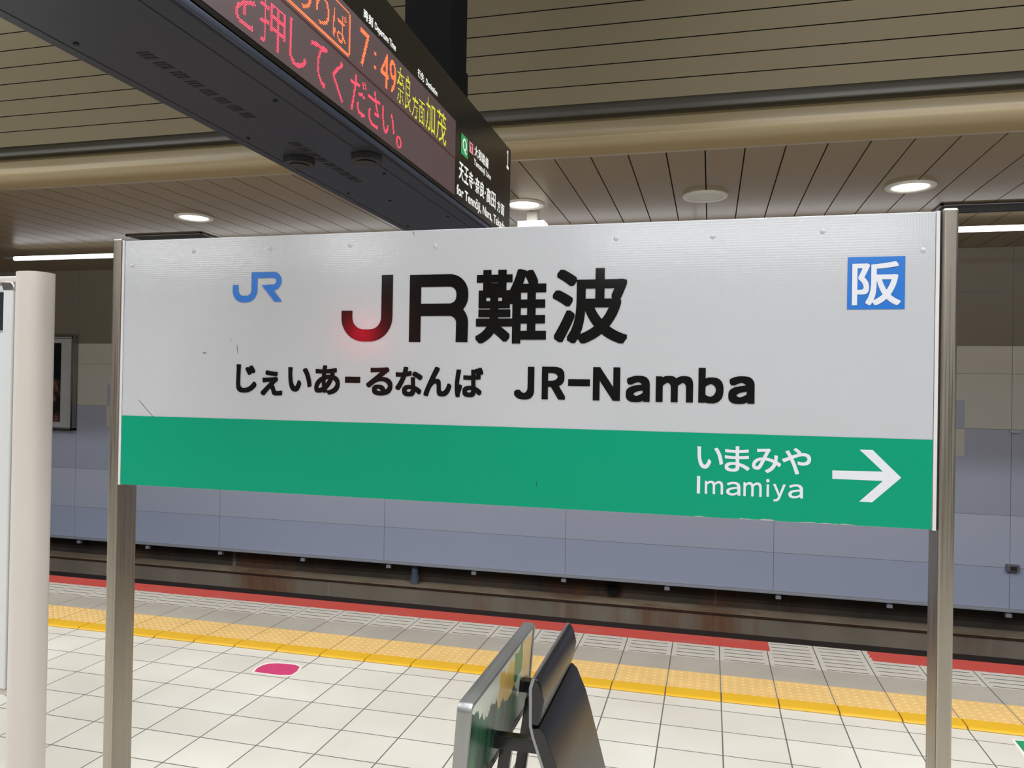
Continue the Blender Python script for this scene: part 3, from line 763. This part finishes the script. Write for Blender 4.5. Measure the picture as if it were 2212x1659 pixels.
mb = MB(); mb.box(q.x - .055, q.x + .055, 8.545, 8.599, q.z - .032, q.z + .032, 0); mb.box(q.x - .03, q.x + .03, 8.540, 8.546, q.z - .02, q.z + .02, 1)
tag(mb.build('junction_box', ['grey_plastic', 'dark_gap'], bevel=.003), 'small dark grey box on the far wall panel at the right edge', 'box')
q = on_y(2193, 931, 8.59)
mb = MB(); mb.box(q.x - .05, q.x + .05, 8.57, 8.599, q.z - .02, q.z + .012)
tag(mb.build('wall_clip', 'trim_metal', bevel=.003), 'small pale clip on the far wall joint, above the dark box', 'clip')
q = on_y(168, 572, 8.59)
mb = MB(); mb.box(q.x - .05, q.x + .05, 8.56, 8.599, q.z - .04, q.z + .03)
tag(mb.build('wall_clip', 'grey_plastic', bevel=.003), 'small dark clip high on the far wall under the left light tube', 'clip')
first = None
for i, (px, py) in enumerate(((172, 1170), (320, 1184), (477, 1196), (655, 1209), (840, 1223), (1024, 1237), (1218, 1253), (1441, 1270), (1681, 1293), (1921, 1315), (2178, 1333))):
    q = on_y(px, py, 8.64)
    if first is None:
        mb = MB(); mb.box(-.028, .028, -.02, .02, -.018, .018); mb.box(-.02, .02, -.012, .17, .012, .055)
        o = mb.build('panel_bracket', 'trim_metal', bevel=.003); first = o
    else: o = first.copy(); C.objects.link(o)
    o.location = (q.x, 8.64, -.495)
    tag(o, 'small pale metal bracket in the dark gap under the far wall panels', 'bracket', 'brackets under the far wall panels')
# dark rusty outlet above the ledge
q = on_y(1326, 1272, 8.80)
mb = MB(); mb.cyl((q.x, 8.795, z0 + .09), (0, 1, 0), .10, .02, 24, 0); mb.cyl((q.x, 8.790, z0 + .09), (0, 1, 0), .075, .01, 24, 1)
tag(mb.build('drain_outlet', ['rust', 'slot'], smooth=True), 'rusty round drain hole just above the concrete ledge', 'drain')

# ================================================================== FLOOR STICKERS
def floor_poly(name, pix, mt, z, parent=None, org=None):
    mb = MB(); mb.prism([tuple(on_z(x, y, 0).xy) + (z,) for x, y in pix], (0, 0, .0007)); return mb.build(name, mt, parent)
c0 = on_z(600, 1448, 0)
t = thing('floor_sticker', (c0.x, c0.y, 0), 'pink rounded sticker with white border on the floor tiles', 'sticker')
F1 = lambda x, y: (x / 2.5175, 1000 + y / 2.5175)
floor_poly('border', [F1(*p) for p in ((1368, 1138), (1376, 1128), (1392, 1112), (1420, 1096), (1455, 1087), (1510, 1085), (1560, 1089), (1610, 1093), (1638, 1105), (1640, 1118), (1620, 1138), (1585, 1160), (1530, 1160), (1440, 1150))], 'floor_white', .0004, t)
floor_poly('print', [F1(*p) for p in ((1382, 1136), (1400, 1116), (1430, 1101), (1465, 1093), (1510, 1091), (1560, 1095), (1605, 1099), (1630, 1110), (1615, 1134), (1583, 1154), (1530, 1155), (1440, 1145))], 'floor_pink', .0012, t)
c0 = on_z(2205, 1612, 0)
t = thing('floor_sticker', (c0.x, c0.y, 0), 'green sticker with white border at the right edge of the floor', 'sticker')
floor_poly('border', [(2185, 1597), (2240, 1602), (2262, 1650), (2215, 1640)], 'floor_white', .0004, t)
floor_poly('print', [(2192, 1600), (2238, 1604), (2256, 1645), (2216, 1630)], 'floor_green', .0012, t)
c0 = on_z(88, 1360, 0)
t = thing('floor_sticker', (c0.x, c0.y, 0), 'green sticker on the floor beside the cream notice board post', 'sticker')
floor_poly('border', [(52, 1350), (108, 1358), (92, 1366), (30, 1366)], 'floor_white', .0004, t)
floor_poly('print', [(56, 1352), (102, 1359), (90, 1364), (36, 1364)], 'floor_green', .0012, t)

# ================================================================== NOTICE BOARD (left foreground)
NY = 2.2
a = on_y(35, 800, NY); b = on_y(103, 800, NY); tp = on_y(70, 588, NY)
t = thing('notice_board', ((a.x + b.x) / 2, NY, 0), 'cream framed notice board on a rounded post at the left edge, partly out of frame', 'board')
pw = (b.x - a.x)
def oval_post(xc, mb, w_=pw, d_=.105):
    pts = []
    for i in range(40):
        an = 2 * math.pi * i / 40; e = 2.6
        cx_, sx_ = math.cos(an), math.sin(an)
        pts.append((xc + w_ / 2 * math.copysign(abs(cx_) ** (2 / e), cx_), NY + .02 + d_ / 2 * math.copysign(abs(sx_) ** (2 / e), sx_), 0))
    mb.prism(pts, (0, 0, tp.z))
xc = (a.x + b.x) / 2 
mb = MB(); oval_post(xc - .012, mb, pw * .86); mb.build('post', 'cream_post', t, smooth=True)
mb = MB(); oval_post(xc - 1.62, mb, pw * .86); mb.build('post', 'cream_post', t, smooth=True)
xr = a.x - .002; xl = xc - 1.56; zt = tp.z - .012; zb_ = on_y(10, 1490, NY).z
for z_ in (zt - .022, zb_ - .02):
    mb = MB(); mb.box(xl, xr, NY, NY + .05, z_, z_ + .022); mb.build('frame_rail', 'cream_post', t, bevel=.004)
mb = MB(); mb.box(xr - .050, xr - .006, NY - .012, NY + .045, zb_ + .005, zt - .05); mb.build('frame_stile', 'alu_white', t, bevel=.006)
mb = MB(); mb.box(xl + .006, xl + .05, NY - .012, NY + .045, zb_ + .005, zt - .05); mb.build('frame_stile', 'alu_white', t, bevel=.006)
mb = MB(); mb.prism([(xr - .050, NY - .012, zt - .052), (xr - .004, NY - .012, zt - .052), (xr - .004, NY - .012, zt - .034), (xr - .014, NY - .012, zt - .022), (xr - .062, NY - .012, zt - .022), (xr - .058, NY - .012, zt - .036)], (0, .05, 0))
mb.build('hinge', 'chrome', t, bevel=.004)
mb = MB(); mb.box(xl + .05, xr - .050, NY + .01, NY + .03, zb_, zt - .03); mb.build('back_panel', 'alu_white', t)
zz = on_y(3, 713, NY).z
mb = MB(); mb.box(xl + .06, xr - .0505, NY + .004, NY + .009, zz, zt - .055); mb.build('header', 'glass_dark', t)
mb = MB(); mb.cyl((xr - .028, NY + .01, zb_ - .006), (0, 0, -1), .008, .02, 16); mb.build('lock', 'chrome', t)

# ================================================================== BACK-TO-BACK SEATS
bz = 0.90
pn = on_z(1020, 1525, bz); pf = on_z(1159, 1343, bz)
bench = thing('back_to_back_seat', (-.52, 2.3, 0), 'back-to-back platform seats, black padded backrest and a framed picture on the other back', 'seat')
# picture board: tilted plane
Xt = (pn.x + pf.x) / 2 ; y0, y1 = pn.y, pf.y
bt = on_y(1076, 1659, (y0 + y1) / 2)
ang = math.atan2(.068, 1); dz = Vector((-math.sin(ang), 0, math.cos(ang) * -1)); BH = .275
top = Vector((Xt - .001, y0, bz)); nx = Vector((math.cos(ang), 0, -math.sin(ang)))
def tb(y, s, o_): return Vector((top.x, y, top.z)) + dz * s + nx * o_
def tbox(mb, ya, yb, sa, sb_, oa, ob, mi=0):
    P = [tb(ya, sa, oa), tb(ya, sb_, oa), tb(ya, sb_, ob), tb(ya, sa, ob)]; mb.prism(P, (0, yb - ya, 0), mi)
mb = MB(); tbox(mb, y0 + .012, y1 - .012, .012, BH - .012, -.030, -.0105); mb.build('backrest_board', 'grey_plastic', bench)
me = MB(); tbox(me, y0 + .012, y1 - .012, .012, BH - .012, -.010, -.006)
org = (Xt - .02, y0, bz - .275)
me.build('picture', 'pic_seat', bench, org=org)
# rounded frame tube
def rrect(ya, yb, sa, sb_, r, n=6):
    out = []
    for cyy, css, a0 in ((yb - r, sa + r, -90), (yb - r, sb_ - r, 0), (ya + r, sb_ - r, 90), (ya + r, sa + r, 180)):
        for i in range(n + 1):
            an = math.radians(a0 + 90 * i / n); out.append((cyy + r * math.cos(an), css + r * math.sin(an)))
    return out
def sweep(mb, pts3, prof):
    """closed loop sweep: pts3 list of (outer point, inward unit vector), prof list of (inward, normal)"""
    n = len(mb.v); k = len(prof); N = len(pts3)
    for p, inn in pts3:
        for a_, b_ in prof: mb.v.append(tuple(p + inn * a_ + nx * b_))
    for i in range(N):
        for q in range(k):
            mb.f.append((n + i * k + q, n + i * k + (q + 1) % k, n + ((i + 1) % N) * k + (q + 1) % k, n + ((i + 1) % N) * k + q)); mb.mi.append(0)
rr = rrect(y0, y1, 0, BH, .022); pts3 = []
for i, (yy, ss) in enumerate(rr):
    a_ = rr[i - 1]; b_ = rr[(i + 1) % len(rr)]; d = Vector((b_[0] - a_[0], b_[1] - a_[1])).normalized(); inn = Vector((-d.y, d.x))
    v3 = Vector((0, inn.x, 0)) + dz * inn.y
    pts3.append((tb(yy, ss, 0), v3))
mb = MB(); sweep(mb, pts3, [(.000, -.032), (.000, -.008), (.003, -.002), (.008, .000), (.013, -.002), (.014, -.006), (.014, -.034), (.008, -.038), (.003, -.037)])
mb.build('picture_frame', 'alu', bench, smooth=True)
# padded seat back facing right
ns = on_z(1152, 1478, .90); fs_ = on_z(1229, 1354, .90); ya, yb = ns.y, fs_.y
P2 = lambda x, y: (lambda q: (q.x, q.z))(on_y(900 + x / 4.424, 1300 + y / 4.424, ya))
def pad(name, prof, mt, bev, seg=5, inset=0):
    mb = MB(); mb.prism([(x_, ya + inset, z_) for x_, z_ in prof], (0, yb - ya - 2 * inset, 0)); return mb.build(name, mt, bench, bevel=bev, seg=seg)
sh = [P2(1098, 735), P2(1070, 830), P2(1068, 1190), P2(1092, 1290), P2(1190, 1600)]
# extend the shell line down to the seat
d = (Vector(sh[-1]) - Vector(sh[-2])).normalized(); e = Vector((-.343, .49)); sh.append((e.x, e.y))
seat_z = 0.395
sh.append((e.x + .05, seat_z - .03)); sh.append((e.x + .44, seat_z + .0)); sh.append((e.x + .44, seat_z + .012)); sh.append((e.x + .056, seat_z - .016))
inner = [(x_ + .009, z_) for x_, z_ in sh[:6]][::-1]
pad('seat_shell', sh + inner, 'shell', .0015, 2)
hp = [P2(1104, 742), P2(1080, 850), P2(1078, 1180), P2(1160, 1200), P2(1185, 1120), P2(1215, 960), P2(1180, 800), P2(1150, 745)]
o = pad('headrest_pad', hp, 'leather', .012, 5, .002)
mp = [P2(1078, 1215), P2(1103, 1290), P2(1202, 1600), (e.x + .012, e.y), (e.x + .05, seat_z + .075), (-.290, .47 + seat_z - .44 + .02)]
mp += [(-.409 + q_, R + z_) for q_, z_ in ((.110, -1.179 + .0), (.059, -.993), (.043, -.940), (.025, -.900), (.015, -.876), (.000, -.862))]
o = pad('backrest_pad', mp, 'leather', .014, 5, .002)
mb = MB(); mb.box(e.x + .05, e.x + .45, ya + .004, yb - .004, seat_z, seat_z + .05); mb.build('seat_pad', 'leather', bench, bevel=.02, seg=4)
# other seat, facing away to the left
sxl = top.x + dz.x * BH
# struts and legs
ym = ya + .10; zs_ = on_y(1120, 1610, ym).z
mb = MB(); mb.box(tb(0, .2, 0).x - .02, -.405, ym, ym + .035, zs_ - .018, zs_ + .018); mb.build('cross_strut', 'black_steel', bench, bevel=.003)
mb = MB(); mb.box(tb(0, .2, 0).x - .02, -.432, yb - .12, yb - .085, zs_ + .03, zs_ + .066); mb.build('cross_strut', 'black_steel', bench, bevel=.003)
for yy in (ym + .01, yb - .11):
    mb = MB(); s0 = Vector((-.520, yy, zs_ + .01)); s1 = Vector((sxl - .06, yy, .02))
    mb.prism([(s0.x - .016, yy, s0.z), (s0.x + .016, yy, s0.z), (s1.x + .02, yy, 0), (s1.x - .02, yy, 0)], (0, .025, 0)); mb.build('leg', 'black_steel', bench, bevel=.002)
    mb = MB(); mb.prism([(e.x + .02, yy, seat_z - .03), (e.x + .05, yy, seat_z - .03), (e.x + .24, yy, 0), (e.x + .20, yy, 0)], (0, .025, 0)); mb.build('leg', 'black_steel', bench, bevel=.002)
mb = MB(); mb.box(sxl - .02, e.x + .38, ym + .08, ym + .13, seat_z - .085, seat_z - .035); mb.build('seat_beam', 'black_steel', bench, bevel=.004)
